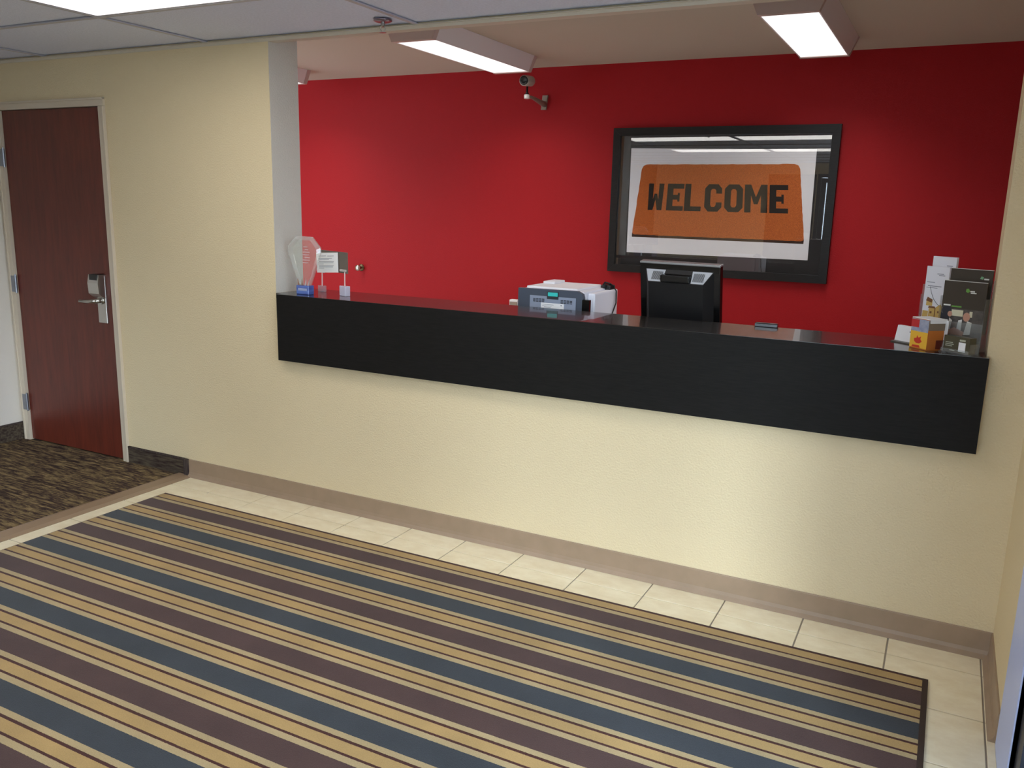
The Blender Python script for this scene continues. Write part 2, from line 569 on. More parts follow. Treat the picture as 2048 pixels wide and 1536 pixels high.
obj('binding', box(XL, XL + 0.0145, -9.0, -0.0, 0.108, 0.116, bev=0.002), M['carpet_bind'], bl)

# ------------------------------------------------------------------ hotel door on the left
d1 = bpy.data.objects.new('door_1', None)
COL.objects.link(d1)
d1.location = ((DX0 + DX1) / 2, 0, 0)
struct(d1, 'dark mahogany door with card lock in a cream frame', 'door')
hw = (DX1 - DX0) / 2
fo = 0.0455
def jamb(x0, x1, inner):       # face, rounded outer lip, and the door stop behind
    bm = boxes([(x0, x1, -0.014, 0.10, 0.004, DH + 0.002)])
    lip = (x1 - 0.012, x1 + 0.002) if inner < 0 else (x0 - 0.002, x0 + 0.012)
    box(lip[0], lip[1], -0.020, 0.0, 0.004, DH + 0.002, bm=bm, bev=0.003, seg=2)
    return bm
obj('frame_jamb', jamb(hw + 0.002, hw + fo, -1), M['frame_paint'], d1)
obj('frame_jamb', jamb(-hw - fo, -hw - 0.002, 1), M['frame_paint'], d1)
bm = boxes([(-hw - fo, hw + fo, -0.014, 0.10, DH + 0.003, DH + 0.046)])
box(-hw - fo, hw + fo, -0.020, 0.0, DH + 0.036, DH + 0.048, bm=bm, bev=0.003, seg=2)
obj('frame_head', bm, M['frame_paint'], d1)
leaf = obj('door_leaf', box(-hw + 0.002, hw - 0.001, 0.004, 0.046, 0.010, DH, bev=0.0015), M['mahogany'], d1)
obj('door_stop', boxes([(-hw - 0.002, hw + 0.002, 0.048, 0.10, 0.004, DH + 0.003)]), M['frame_paint'], d1)
for z in (1.763, 1.005, 0.253):
    bm = bmesh.new()
    tube([(-hw - 0.001, -0.008, z - 0.052), (-hw - 0.001, -0.008, z + 0.052)], 0.0085, 10, bm)
    for q in (-0.055, 0.055):
        tube([(-hw - 0.001, -0.008, z + q - 0.003), (-hw - 0.001, -0.008, z + q + 0.003)], 0.006, 8, bm)
    box(-hw - 0.036, -hw - 0.002, -0.0165, -0.013, z - 0.05, z + 0.05, bm=bm)
    obj('hinge', bm, M['nickel_dark'], d1)
# lock: escutcheon plate, reader head, lever
lk = obj('lock_plate', box(0.345 - 0.037, 0.345 + 0.037, -0.008, 0.005, 0.826, 1.10, bev=0.002), M['nickel'], d1)
lk.location = (0.0, 0, 0)
cx = 0.338
obj('card_reader', prism([(-0.032, 0.985), (-0.048, 1.00), (-0.052, 1.06), (-0.042, 1.108), (0.004, 1.108), (0.004, 0.965)], cx - 0.046, cx + 0.043, 'x'), M['nickel'], lk)
obj('card_slot', box(cx - 0.030, cx + 0.032, -0.050, 0.0, 1.078, 1.1105), M['black'], lk)
bm = bmesh.new()
tube([(0.352, -0.004, 0.958), (0.352, -0.055, 0.958)], 0.013, 14, bm)
tube([(0.352, -0.052, 0.958), (0.335, -0.060, 0.957), (0.30, -0.062, 0.953), (0.225, -0.062, 0.951)], [0.011, 0.011, 0.0105, 0.0095], 12, bm)
lathe([(0.021, 0), (0.021, 0.008), (0.016, 0.011)], (0.352, -0.008, 0.958), (0, -1, 0), 18, bm)
obj('lever', bm, M['steel'], lk, True)

# ------------------------------------------------------------------ entrance in the right wall
d2 = bpy.data.objects.new('door_2', None)
COL.objects.link(d2)
d2.location = (XR, 0, 0)
struct(d2, 'glazed entrance door with pale blue metal frame in the right wall', 'door')
obj('frame_jamb', box(-0.004, 0.16, -0.90, -0.578, 0.0, 2.28, bev=0.003), M['jamb'], d2)
obj('frame_jamb', box(-0.004, 0.16, -3.10, -3.00, 0.0, 2.28, bev=0.003), M['jamb'], d2)
obj('frame_head', box(-0.004, 0.16, -3.00, -0.90, 2.15, 2.28, bev=0.003), M['jamb'], d2)
for a, b in ((-1.94, -0.905), (-2.995, -1.96)):
    lf = obj('door_leaf', boxes([(0.01, 0.055, a, a + 0.10, 0.01, 2.14), (0.01, 0.055, b - 0.10, b, 0.01, 2.14),
                                 (0.01, 0.055, a + 0.10, b - 0.10, 0.01, 0.20), (0.01, 0.055, a + 0.10, b - 0.10, 2.04, 2.14)]), M['bronze'], d2)
    obj('pane', box(0.029, 0.035, a + 0.098, b - 0.098, 0.198, 2.042), M['glass'], lf)
struct(obj('ground', box(0.45, 40, -40, 30, -0.2, -0.06), M['paving']))

# behind the camera: a dark wood door and the glazed street entrance (they show in the picture glass)
d3 = bpy.data.objects.new('door_3', None)
COL.objects.link(d3)
d3.location = (-2.33, YB, 0)
struct(d3, 'dark wood door behind the viewer', 'door')
lf = obj('door_leaf', box(-0.36, 0.36, 0.0, 0.03, 0.01, 2.14, bev=0.002), M['desk'], d3)
obj('push_plate', box(0.24, 0.32, 0.03, 0.034, 0.95, 1.25), M['steel'], lf)
d4 = bpy.data.objects.new('door_4', None)
COL.objects.link(d4)
d4.location = (-0.90, YB, 0)
struct(d4, 'glazed street entrance behind the viewer', 'door')
obj('frame', boxes([(-1.05, -1.0, -0.12, 0.01, 0, 2.15), (1.0, 1.05, -0.12, 0.01, 0, 2.15), (-1.0, 1.0, -0.12, 0.01, 2.10, 2.15)]), M['bronze'], d4)
for a, b in ((-0.998, -0.003), (0.003, 0.998)):
    lf = obj('door_leaf', boxes([(a, a + 0.07, -0.08, -0.04, 0.01, 2.09), (b - 0.07, b, -0.08, -0.04, 0.01, 2.09),
                                 (a + 0.07, b - 0.07, -0.08, -0.04, 0.01, 0.18), (a + 0.07, b - 0.07, -0.08, -0.04, 2.02, 2.09)]), M['bronze'], d4)
    obj('pane', box(a + 0.068, b - 0.068, -0.063, -0.057, 0.178, 2.022), M['glass'], lf)
struct(obj('ground', box(-20, 0.45, -40, -9.2, -0.2, -0.06), M['paving']))
struct(obj('ground', box(-4.38, 0.45, -9.2, -5.75, -0.2, -0.055), M['paving']))
struct(obj('ceiling_canopy', box(-4.3, 6.0, -9.5, -5.78, 3.1, 3.3), M['trim_paint']))

# ------------------------------------------------------------------ lobby ceiling lights
lab = {(2, 1): 'lit flat panel light in the lobby ceiling, nearest the mahogany door', (3, 1): 'lit panel light in the lobby ceiling in front of the red office wall',
       (2, 4): 'lit ceiling panel light behind the viewer, mahogany door side', (3, 4): 'lit ceiling panel light behind the viewer, entrance side'}
for (i, k) in sorted(LIGHTS):
    x0, x1, y1, y0 = gx[i], gx[i + 1], gy[k], gy[k + 1]
    hx, hy = (x1 - x0) / 2 - 0.003, (y1 - y0) / 2 - 0.003
    t = thing('ceiling_panel_light', lab[(i, k)], 'ceiling light', ((x0 + x1) / 2, (y0 + y1) / 2, H), 0, 'lobby ceiling panel lights')
    f = 0.022
    obj('frame', boxes([(-hx, hx, hy - f, hy, 0.0006, 0.02), (-hx, hx, -hy, -hy + f, 0.0006, 0.02), (-hx, -hx + f, -hy + f, hy - f, 0.0006, 0.02), (hx - f, hx, -hy + f, hy - f, 0.0006, 0.02)]), M['grid'], t)
    obj('diffuser', box(-hx + f, hx - f, -hy + f, hy - f, 0.006, 0.012), M['lens_lobby'], t)
    obj('housing', boxes([(-hx + 0.01, hx - 0.01, -hy + 0.01, hy - 0.01, 0.022, 0.085)]), M['fixture'], t)

# office strip fixtures ------------------------------------------------
def strip(x0, y0, label):
    t = thing('strip_light', label, 'ceiling light', (x0 + 0.129, y0 + 0.6, H2), 0, 'white strip lights on the office ceiling')
    W, L, hb = 0.129, 0.6, 0.10
    # metal body, slightly tapered sides, with the lens set into the underside
    bt, bb = W + 0.050, W + 0.006
    body = [(-bt, -0.001), (-bb, -hb), (-W, -hb), (-W, -hb + 0.010), (W, -hb + 0.010), (W, -hb), (bb, -hb), (bt, -0.001)]
    obj('housing', prism(body, -L + 0.012, L - 0.012, 'y'), M['fixture'], t)
    for s in (-1, 1):
        a, b = sorted((s * (L - 0.012), s * (L + 0.026)))
        obj('end_cap', prism([(-bt - 0.003, -0.001), (-bb - 0.003, -hb - 0.002), (bb + 0.003, -hb - 0.002), (bt + 0.003, -0.001)], a, b, 'y'), M['cap'], t)
    obj('lens', box(-W + 0.0005, W - 0.0005, -L + 0.0125, L - 0.0125, -hb + 0.003, -hb + 0.0095), M['lens_office'], t)
    ld = bpy.data.lights.new('tube_light', 'AREA')
    ld.shape = 'RECTANGLE'
    ld.size, ld.size_y = 2 * W - 0.01, 2 * L - 0.04
    ld.energy = OFFICE_P
    ld.spread = math.radians(132)          # prismatic lens: little light near the horizontal
    ld.color = (1.0, 0.97, 0.93)
    lo = bpy.data.objects.new('tube_light', ld)
    COL.objects.link(lo)
    lo.parent = t
    lo.location = (0, 0, -hb + 0.001)
strip(-2.959, 0.963, 'white box strip light above the security camera, left of the picture')
strip(-0.918, 0.990, 'white box strip light nearest the right side of the office')
strip(-4.923, 0.963, 'strip light mostly hidden behind the left edge of the counter opening')

# ------------------------------------------------------------------ counter
CL, CR_, CT, CB = -2.9853, 0.1588, 1.0914, 0.7547
ct = thing('reception_counter', 'long black reception counter running through the wall opening', 'counter', ((CL + CR_) / 2, 0, CB))
hx = (CR_ - CL) / 2
hh = CT - CB
obj('fascia', box(-hx, hx, -0.041, -0.001, 0.0, hh - 0.0016, bev=0.0006), M['black_lam'], ct)
obj('countertop', box(-hx, OX1 - (CL + CR_) / 2 - 0.002, -0.0, 0.302, hh - 0.026, hh, bev=0.0012), M['black_top'], ct)
bm = box(-hx, hx, -0.0412, -0.0005, hh - 0.0015, hh + 0.0001)
obj('front_nosing', bm, M['black_top'], ct)
obj('side_filler', box(-hx - 0.040, -hx - 0.0005, 0.0005, 0.302, hh - 0.026, hh - 0.0004), M['black_top'], ct)
obj('subtop', box(-hx + 0.02, OX1 - (CL + CR_) / 2 - 0.02, 0.21, 0.295, 0.20, hh - 0.027), M['black_lam'], ct)

# desk behind
dk = thing('office_desk', 'pale laminate desk hidden behind the black counter', 'desk', (-1.3, 0.72, 0))
obj('desktop', box(-1.2, 1.2, -0.39, 0.39, 0.775, 0.80, bev=0.002), mat('pale grey desk laminate', (222, 220, 214), 0.5), dk)
for x in (-1.17, 0.0, 1.17):
    obj('side_panel', box(x - 0.012, x + 0.012, -0.36, 0.36, 0.0, 0.7745), M['desk'], dk)

# ------------------------------------------------------------------ printer
pr = thing('laser_printer', 'white laser printer with slate grey back panel and green latch, behind the counter', 'printer', (-1.868, 0.43, 0.80))
w_, hz = 0.372, 0.365
bm = prism([(0.006, 0.0), (0.006, hz - 0.002), (0.318, hz + 0.0), (0.345, hz - 0.012), (0.350, hz - 0.03), (0.350, 0.0)], 0.0, 0.026, 'y')
bp_ = obj('back_panel', bm, mat('slate grey plastic', (70, 78, 92), 0.5), pr)
bm = box(0.012, 0.344, 0.027, 0.40, 0.0, hz - 0.004, bev=0.008, seg=2)
box(0.344, 0.382, 0.07, 0.385, 0.0, hz - 0.012, bm=bm, bev=0.008, seg=2)
obj('body', bm, mat('white printer plastic', (226, 226, 236), 0.5), pr)
bm = box(0.03, 0.30, 0.045, 0.36, hz - 0.005, hz + 0.007, bev=0.004, seg=2)
obj('top_cover', bm, mat('bright printer lid', (236, 234, 238), 0.5), pr)
obj('paper_guide', box(0.045, 0.11, 0.20, 0.33, hz + 0.006, hz + 0.020, bev=0.005, seg=2), mat('lid hump plastic', (232, 230, 236), 0.5), pr)
gp = obj('inner_panel', box(0.071, 0.314, -0.003, 0.001, 0.01, hz - 0.033, bev=0.0025, seg=2), mat('light grey plastic', (142, 152, 172), 0.5), bp_)
obj('latch_recess', box(0.163, 0.224, -0.0042, 0.0, hz - 0.046, hz - 0.010), M['dark_grey'], bp_)
obj('latch', box(0.169, 0.221, -0.009, -0.004, hz - 0.032, hz - 0.013, bev=0.002), mat('turquoise latch plastic', (60, 200, 196), 0.4), bp_)
bm = bmesh.new()
for x0 in (0.090, 0.236):
    for r in range(3):
        for c in range(4):
            box(x0 + c * 0.0158, x0 + c * 0.0158 + 0.0125, -0.0042, -0.0028, hz - 0.050 - r * 0.0062, hz - 0.0465 - r * 0.0062, bm=bm)
obj('vent_slots', bm, M['black'], bp_)
lb = obj('rating_label', box(0.133, 0.254, -0.0045, -0.003, 0.20, hz - 0.065), M['white'], bp_)
bm = bmesh.new()
for r, (a, b) in enumerate(((0.14, 0.20), (0.14, 0.19), (0.15, 0.185), (0.15, 0.19))):
    box(a, b, -0.0051, -0.0044, hz - 0.074 - r * 0.006, hz - 0.0722 - r * 0.006, bm=bm)
box(0.237, 0.243, -0.0051, -0.0044, hz - 0.076, hz - 0.070, bm=bm)
obj('label_print', bm, M['ink'], bp_)
obj('cable_port_cover', box(0.346, 0.383, -0.004, 0.02, 0.05, hz - 0.037, bev=0.002), M['black_gloss'], pr)
bm = box(0.318, 0.372, 0.30, 0.37, hz - 0.014, hz + 0.010, bev=0.006, seg=2)
box(0.335, 0.35, 0.28, 0.30, hz - 0.004, hz + 0.018, bm=bm, bev=0.003)
tube([(0.32, 0.33, hz + 0.006), (0.335, 0.32, hz + 0.022), (0.36, 0.32, hz + 0.018), (0.378, 0.34, hz)], 0.005, 8, bm)
obj('cable_plug', bm, M['black'], pr)
bm = tube([(0.372, 0.345, hz), (0.386, 0.35, hz - 0.02), (0.389, 0.345, hz - 0.08), (0.388, 0.30, hz - 0.13), (0.388, 0.24, hz - 0.19), (0.388, 0.20, hz - 0.24), (0.39, 0.18, 0.02)], 0.0032, 8)
obj('cable', bm, M['black'], pr, True)

# ------------------------------------------------------------------ monitor
mo = thing('computer_monitor', 'black computer monitor seen from behind, in front of the welcome picture', 'monitor', (-1.055, 0.46, 0.80), math.radians(-7))
def tilt(bm, a=math.radians(9), z0=0.30):
    R = Matrix.Rotation(a, 4, 'X')
    for v in bm.verts:
        v.co = Vector((0, 0, z0)) + (R @ (v.co - Vector((0, 0, z0)).to_3d()))
    return bm
mw, zt, zb = 0.19, 0.527, 0.20
bm = box(-mw, mw, -0.012, 0.022, zb, zt - 0.004, bev=0.004, seg=2)
case = obj('case', tilt(bm), M['black_gloss'], mo)
bm = box(-mw, mw, -0.014, 0.024, zt - 0.006, zt + 0.003, bev=0.002, seg=2)
obj('top_edge', tilt(bm), mat('silver trim plastic', (176, 178, 182), 0.25, 0.6), case)
o0 = [(-0.162, zb + 0.01), (0.162, zb + 0.01), (0.162, zt - 0.030), (-0.162, zt - 0.030)]
o1 = [(-0.132, zb + 0.03), (0.128, zb + 0.03), (0.128, zt - 0.080), (-0.132, zt - 0.080)]
bm = bmesh.new()
A = [bm.verts.new((p[0], -0.012, p[1])) for p in o0]
B = [bm.verts.new((p[0], -0.052, p[1])) for p in o1]
bm.faces.new(B)
for i in range(4):
    bm.faces.new((A[i], A[(i + 1) % 4], B[(i + 1) % 4], B[i]))
obj('back_cover', tilt(bm), M['black'], case)
def slope(x, s, off):          # a point on the sloped upper face: s 0 top .. 1 bottom
    y = -0.012 - 0.040 * s
    z = zt - 0.030 - 0.050 * s
    n = Vector((0, -0.78, 0.62))
    return Vector((x, y, z)) + n * off
grm = mat('silver vent plastic', (178, 180, 186), 0.4)
for x0, x1, xt in ((-0.136, -0.062, -0.157), (0.066, 0.132, 0.157)):
    a, b = (xt, x1) if x0 < 0 else (x0, xt)
    c, d_ = (x0 + 0.003, x1 - 0.008) if x0 < 0 else (x0 + 0.004, x1 - 0.004)
    bm = bmesh.new()
    q = [slope(a, 0.03, 0.001), slope(b, 0.03, 0.001), slope(d_, 0.95, 0.001), slope(c, 0.95, 0.001)]
    bm.faces.new([bm.verts.new(p) for p in q])
    g = obj('vent_panel', tilt(bm), grm, case)
    bm = bmesh.new()
    xa = -0.120 if x0 < 0 else 0.076
    for k in range(11):
        xx = xa + k * 0.0046
        bm.faces.new([bm.verts.new(p) for p in (slope(xx, 0.18, 0.0018), slope(xx + 0.0026, 0.18, 0.0018), slope(xx + 0.0026, 0.82, 0.0018), slope(xx, 0.82, 0.0018))])
    obj('vent_slots', tilt(bm), M['black'], case)
bm = bmesh.new()
box(-0.072, 0.066, -0.058, -0.018, zt - 0.078, zt - 0.046, bm=bm, bev=0.006, seg=2)
obj('handle', tilt(bm), M['black_gloss'], case)
bm = boxes([(-0.055, 0.055, 0.0, 0.05, 0.02, 0.24)])
box(-0.12, 0.12, -0.09, 0.13, 0.0, 0.02, bm=bm, bev=0.006, seg=2)
obj('stand', bm, M['black'], mo)

# ------------------------------------------------------------------ welcome picture
PX0, PX1, PZ0, PZ1 = -2.223, -0.700, 1.104, 2.110
pc = thing('framed_picture', 'large black framed picture of a WELCOME doormat on the red wall', 'picture', ((PX0 + PX1) / 2, D, PZ0))
pcx = (PX0 + PX1) / 2
def L(x):
    return x - pcx
def Zl(z):
    return z - PZ0
fw_ = 0.052
fm = mat('black wood frame', (26, 25, 25), 0.45, spec=0.3, vary=(60, (34, 32, 32), (0.3, 1, 4)))
w2, h2 = (PX1 - PX0) / 2, PZ1 - PZ0
def rail(pts):
    return prism(pts, -0.040, -0.001, 'y')
e = 0.0006
obj('frame_rail', rail([(-w2, h2), (w2, h2), (w2 - fw_ + 0, h2 - fw_), (-w2 + fw_, h2 - fw_)]), fm, pc)
obj('frame_rail', rail([(-w2, 0), (w2, 0), (w2 - fw_, fw_), (-w2 + fw_, fw_)]), fm, pc)
obj('frame_rail', rail([(-w2, e), (-w2, h2 - e), (-w2 + fw_, h2 - fw_ - e), (-w2 + fw_, fw_ + e)]), fm, pc)
obj('frame_rail', rail([(w2, e), (w2, h2 - e), (w2 - fw_, h2 - fw_ - e), (w2 - fw_, fw_ + e)]), fm, pc)
obj('mount_board', box(-w2 + fw_ - 0.004, w2 - fw_ + 0.004, -0.012, -0.002, fw_ - 0.004, h2 - fw_ + 0.004), mat('charcoal mount board', (44, 43, 44), 0.8, bump=(400, 0.3, 0.001)), pc)
pm = mat('white photo paper', (250, 250, 254), 0.6)
pp = obj('print', prism([(L(-2.09), Zl(1.246)), (L(-0.832), Zl(1.250)), (L(-0.840), Zl(1.958)), (L(-2.094), Zl(1.973))], -0.0135, -0.0122, 'y'), pm, pc)
# doormat shape with slightly shaggy edge and rounded corners
TL, TR, BR, BL = (-2.004, 1.862), (-0.936, 1.866), (-0.866, 1.372), (-2.056, 1.374)
def edge(p, q, n, amp):
    out = []
    for k in range(n):
        s = k / n
        x = p[0] + (q[0] - p[0]) * s
        z = p[1] + (q[1] - p[1]) * s
        dx, dz = q[0] - p[0], q[1] - p[1]
        ll = math.hypot(dx, dz)
        r = 0.0 if k == 0 else random.uniform(-amp, amp)
        out.append((x - dz / ll * r, z + dx / ll * r))
    return out
def rounded(c, a, b, r):
    ca = Vector((a[0] - c[0], a[1] - c[1])).normalized() * r
    cb = Vector((b[0] - c[0], b[1] - c[1])).normalized() * r
    return [(c[0] + ca.x, c[1] + ca.y), (c[0] + (ca.x + cb.x) * 0.30, c[1] + (ca.y + cb.y) * 0.30), (c[0] + cb.x, c[1] + cb.y)]
pts = []
cs = [BL, BR, TR, TL]
for i in range(4):
    c, a, b = cs[i], cs[i - 1], cs[(i + 1) % 4]
    rr = 0.018 if i < 2 else 0.032
    rd = rounded(c, a, b, rr)
    pts += rd
    nb = cs[(i + 1) % 4]
    nr = 0.018 if (i + 1) % 4 < 2 else 0.032
    v = Vector((nb[0] - c[0], nb[1] - c[1]))
    st = rd[-1]
    en = (nb[0] - v.normalized().x * nr, nb[1] - v.normalized().y * nr)
    pts += edge(st, en, 40 if i % 2 == 0 else 18, 0.0016)[1:]
obj('doormat_shadow', prism([(L(BL[0]), Zl(1.357)), (L(BR[0]) - 0.002, Zl(1.355)), (L(BR[0]) - 0.001, Zl(1.385)), (L(BL[0]), Zl(1.387))], -0.0138, -0.0134, 'y'), mat('printed dark mat edge', (66, 44, 34), 0.8), pp)
obj('doormat_image', prism([(L(x), Zl(z)) for x, z in pts], -0.0144, -0.0136, 'y'), M['coir'], pp)
lm = mat('printed black lettering', (34, 28, 26), 0.8)
C_out = [(1, .66), (1, .84), (.78, 1), (.22, 1), (0, .84), (0, .16), (.22, 0), (.78, 0), (1, .16), (1, .34)]
C_in = [(.66, .66), (.66, .76), (.58, .83), (.42, .83), (.34, .76), (.34, .24), (.42, .17), (.58, .17), (.66, .24), (.66, .34)]
O_out = C_out[1:-1]
O_in = C_in[1:-1]
def ringquads(o, i, closed):
    n = len(o)
    return [[o[k], o[(k + 1) % n], i[(k + 1) % n], i[k]] for k in range(n if closed else n - 1)]
E_ = [[(.06, 0), (.40, 0), (.40, 1), (.06, 1)], [(.40, .82), (1, .82), (1, 1), (.40, 1)], [(.40, .41), (.66, .41), (.66, .59), (.40, .59)],
      [(.66, .34), (.78, .34), (.78, .66), (.66, .66)], [(.40, 0), (1, 0), (1, .17), (.40, .17)]]
L_ = [[(.06, 0), (.40, 0), (.40, 1), (.06, 1)], [(.40, 0), (1, 0), (1, .17), (.40, .17)]]
W_ = [[(0, 1), (.32, 1), (.32, 0), (.06, 0)], [(.68, 1), (1, 1), (.94, 0), (.68, 0)], [(.32, 0), (.36, 0), (.58, .62), (.42, .62)], [(.32, 0), (.42, .62), (.32, .40), (.32, .2)], [(.64, 0), (.68, 0), (.68, .4), (.58, .62)], [(.5, .4), (.64, 0), (.58, .62), (.5, .62)]]
M_ = [[(0, 0), (.28, 0), (.28, 1), (0, 1)], [(.72, 0), (1, 0), (1, 1), (.72, 1)], [(.28, 1), (.28, .62), (.42, .30), (.5, .30), (.5, .55)], [(.72, 1), (.72, .62), (.58, .30), (.5, .30), (.5, .55)]]
LET = [(W_, 383, 518), (E_, 540, 692), (L_, 692, 842), (ringquads(C_out, C_in, False), 870, 1012), (ringquads(O_out, O_in, True), 1034, 1182), (M_, 1196, 1376), (E_, 1384, 1537)]
for quads, a, b in LET:
    bm = bmesh.new()
    for q in quads:
        pl = []
        for u, v in q:
            s = a + (b - a) * u
            xb = -1.953 + (s - 385) * (0.968 / 1150)
            xt_ = -1.945 + (s - 385) * (0.946 / 1150)
            pl.append((L(xb + (xt_ - xb) * v), Zl(1.549 + 0.183 * v)))
        prism(pl, -0.01495, -0.01438, 'y', bm)
    obj('letter', bm, lm, pp)
obj('glass', box(-w2 + fw_ - 0.003, w2 - fw_ + 0.003, -0.024, -0.021, fw_ - 0.003, h2 - fw_ + 0.003), pane('picture glass', (1, 1, 1, 1), 1.8), pc)

# ------------------------------------------------------------------ things on the red wall
kb = thing('door_knob', 'small round metal knob on the red wall left of the printer', 'knob', (-4.48, D, 1.003))
obj('rosette', lathe([(0.030, 0.0005), (0.030, 0.006), (0.024, 0.010)], (0, 0, 0), (0, -1, 0), 24), mat('aged brass', (120, 100, 76), 0.4, 1.0), kb, True)
obj('knob', lathe([(0.011, 0.009), (0.011, 0.030), (0.020, 0.036), (0.026, 0.046), (0.026, 0.056), (0.020, 0.064), (0.006, 0.066)], (0, 0, 0), (0, -1, 0), 24), M['steel'], kb, True)
ob = thing('wall_socket_box', 'small pale box low on the red wall left of the printer', 'socket', (-2.985, D, 0.778))
obj('box', box(-0.036, 0.036, -0.045, -0.0005, -0.06, 0.060, bev=0.004), M['white'], ob)
obj('cover_plate', box(-0.030, 0.034, -0.050, -0.0455, -0.055, 0.044, bev=0.002), M['steel'], ob)
obj('shadow_block', box(0.036, 0.058, -0.04, -0.008, -0.05, 0.036, bev=0.004), M['black'], ob)  # black block standing in for the box's shadow on its right

sc_ = thing('security_camera', 'small wall mounted security camera on a bracket under the strip light', 'camera', (-2.79, D, 2.295))
sm_ = mat('grey camera metal', (150, 140, 128), 0.45, 0.3)
obj('wall_plate', prism([(-0.022, -0.042), (0.018, -0.042), (0.030, 0.058), (-0.012, 0.058)], -0.016, -0.0005, 'y'), sm_, sc_)
bm = tube([(0.004, -0.010, -0.005), (0.004, -0.10, 0.005), (0.0, -0.20, 0.020), (0.0, -0.285, 0.020)], [0.022, 0.016, 0.012, 0.011], 12)
obj('arm', bm, sm_, sc_, True)
bm = lathe([(0.012, 0), (0.020, 0.002), (0.020, 0.028), (0.012, 0.030)], (0.0, -0.297, 0.001), (0, 0, 1), 16)
obj('swivel_cap', bm, mat('white swivel cap', (230, 228, 224), 0.4), sc_, True)
obj('stem', tube([(0, -0.297, 0.030), (0, -0.297, 0.046), (0.002, -0.297, 0.095)], [0.016, 0.008, 0.006], 12), M['black'], sc_, True)
bm = lathe([(0.020, 0.06), (0.034, 0.058), (0.036, 0.05), (0.036, -0.075), (0.031, -0.080)], (0.004, -0.295, 0.122), (-0.10, 0.98, 0.10), 20)
bd = obj('camera_body', bm, mat('pale camera housing', (176, 170, 160), 0.4), sc_, True)
obj('lens', lathe([(0.030, 0.0), (0.030, 0.014), (0.018, 0.016), (0.016, 0.011)], (0.0119, -0.3665, 0.1150), (0.10, -0.98, -0.10), 20), M['black'], bd, True)

# ------------------------------------------------------------------ sprinkler
sp = thing('fire_sprinkler', 'small chrome fire sprinkler in the lobby ceiling', 'sprinkler', (-2.262, -0.125, H))
obj('escutcheon', lathe([(0.040, 0.003), (0.040, -0.002), (0.030, -0.007), (0.016, -0.009)], n=24), mat('dull chrome ring', (150, 138, 150), 0.3, 1.0), sp, True)
bm = lathe([(0.009, -0.008), (0.009, -0.022), (0.006, -0.026)], n=12)
for s in (-1, 1):
    tube([(s * 0.007, 0, -0.022), (s * 0.013, 0, -0.034), (s * 0.004, 0, -0.046)], 0.0022, 6, bm)
obj('body', bm, M['steel'], sp)
obj('deflector', lathe([(0.004, -0.044), (0.015, -0.047), (0.015, -0.0485), (0.003, -0.049)], n=16), M['steel'], sp)

# ------------------------------------------------------------------ award and sign on the counter's left end
aw = thing('crystal_award', 'faceted clear crystal award on a blue base at the left end of the counter', 'award', (-2.868, 0.045, CT))
crm = pane('clear crystal face', (0.97, 0.98, 0.97, 1), 1.5, 0.0, 0.13, (0.72, 0.80, 0.72, 1))
crb = pane('bright crystal bevel', (0.92, 0.92, 0.94, 1), 2.0, 0.03, 0.30, (0.80, 0.78, 0.74, 1))
out = [(-0.040, 0.047), (0.036, 0.047), (0.104, 0.212), (0.102, 0.236), (0.052, 0.288), (-0.052, 0.290), (-0.108, 0.236), (-0.110, 0.212)]
inn = [(-0.033, 0.047), (0.030, 0.047), (0.086, 0.208), (0.084, 0.226), (0.046, 0.270), (-0.046, 0.271), (-0.088, 0.226), (-0.089, 0.208)]
bm = bmesh.new()
V = {}
for y, rng, key in ((-0.013, inn, 'f'), (-0.004, out, 'a'), (0.004, out, 'b'), (0.013, inn, 'k')):
    V[key] = [bm.verts.new((p[0], y, p[1])) for p in rng]
bm.faces.new(V['f']); bm.faces.new(V['k'][::-1])
for i in range(8):
    bm.faces.new((V['a'][i], V['a'][(i + 1) % 8], V['b'][(i + 1) % 8], V['b'][i]))
pq = obj('plaque', bm, crm, aw)
bm = bmesh.new()
for y0, y1, r0, r1 in ((-0.013, -0.004, inn, out), (0.013, 0.004, inn, out)):
    A0 = [bm.verts.new((p[0], y0, p[1])) for p in r0]
    A1 = [bm.verts.new((p[0], y1, p[1])) for p in r1]
    for i in range(8):
        bm.faces.new((A0[i], A0[(i + 1) % 8], A1[(i + 1) % 8], A1[i]))
obj('bevel', bm, crb, pq)
bm = bmesh.new()
for r, (a, b) in enumerate(((-0.006, 0.018), (0.002, 0.02), (-0.01, 0.03), (-0.012, 0.026), (0.0, 0.03), (-0.02, 0.03), (-0.015, 0.02))):
    z = 0.236 - r * 0.013
    box(a + 0.01, b + 0.012, -0.0142, -0.0134, z, z + 0.004, bm=bm)
obj('engraving', bm, mat('frosted engraving', (196, 176, 178), 0.8), pq)
obj('base', box(-0.044, 0.036, -0.022, 0.022, 0.0, 0.046, bev=0.003), mat('blue glass base', (96, 124, 196), 0.12, spec=0.8, vary=(18, (58, 78, 150), (0.3, 1, 4))), aw)
obj('base_plate', box(-0.030, 0.026, -0.0232, -0.0222, 0.020, 0.032), mat('engraved silver plate', (176, 188, 224), 0.3, 0.4), aw)
for x in (-0.032, -0.010, 0.010, 0.028):
    s = 0.004
    obj('prong', prism([(x - s, 0.046), (x + s, 0.046), (x + s * 0.6 + x * 0.25, 0.078)], -0.016, -0.012, 'y'), mat('silver prong', (170, 130, 110) if x < 0 else (214, 206, 210), 0.3, 0.5), aw)

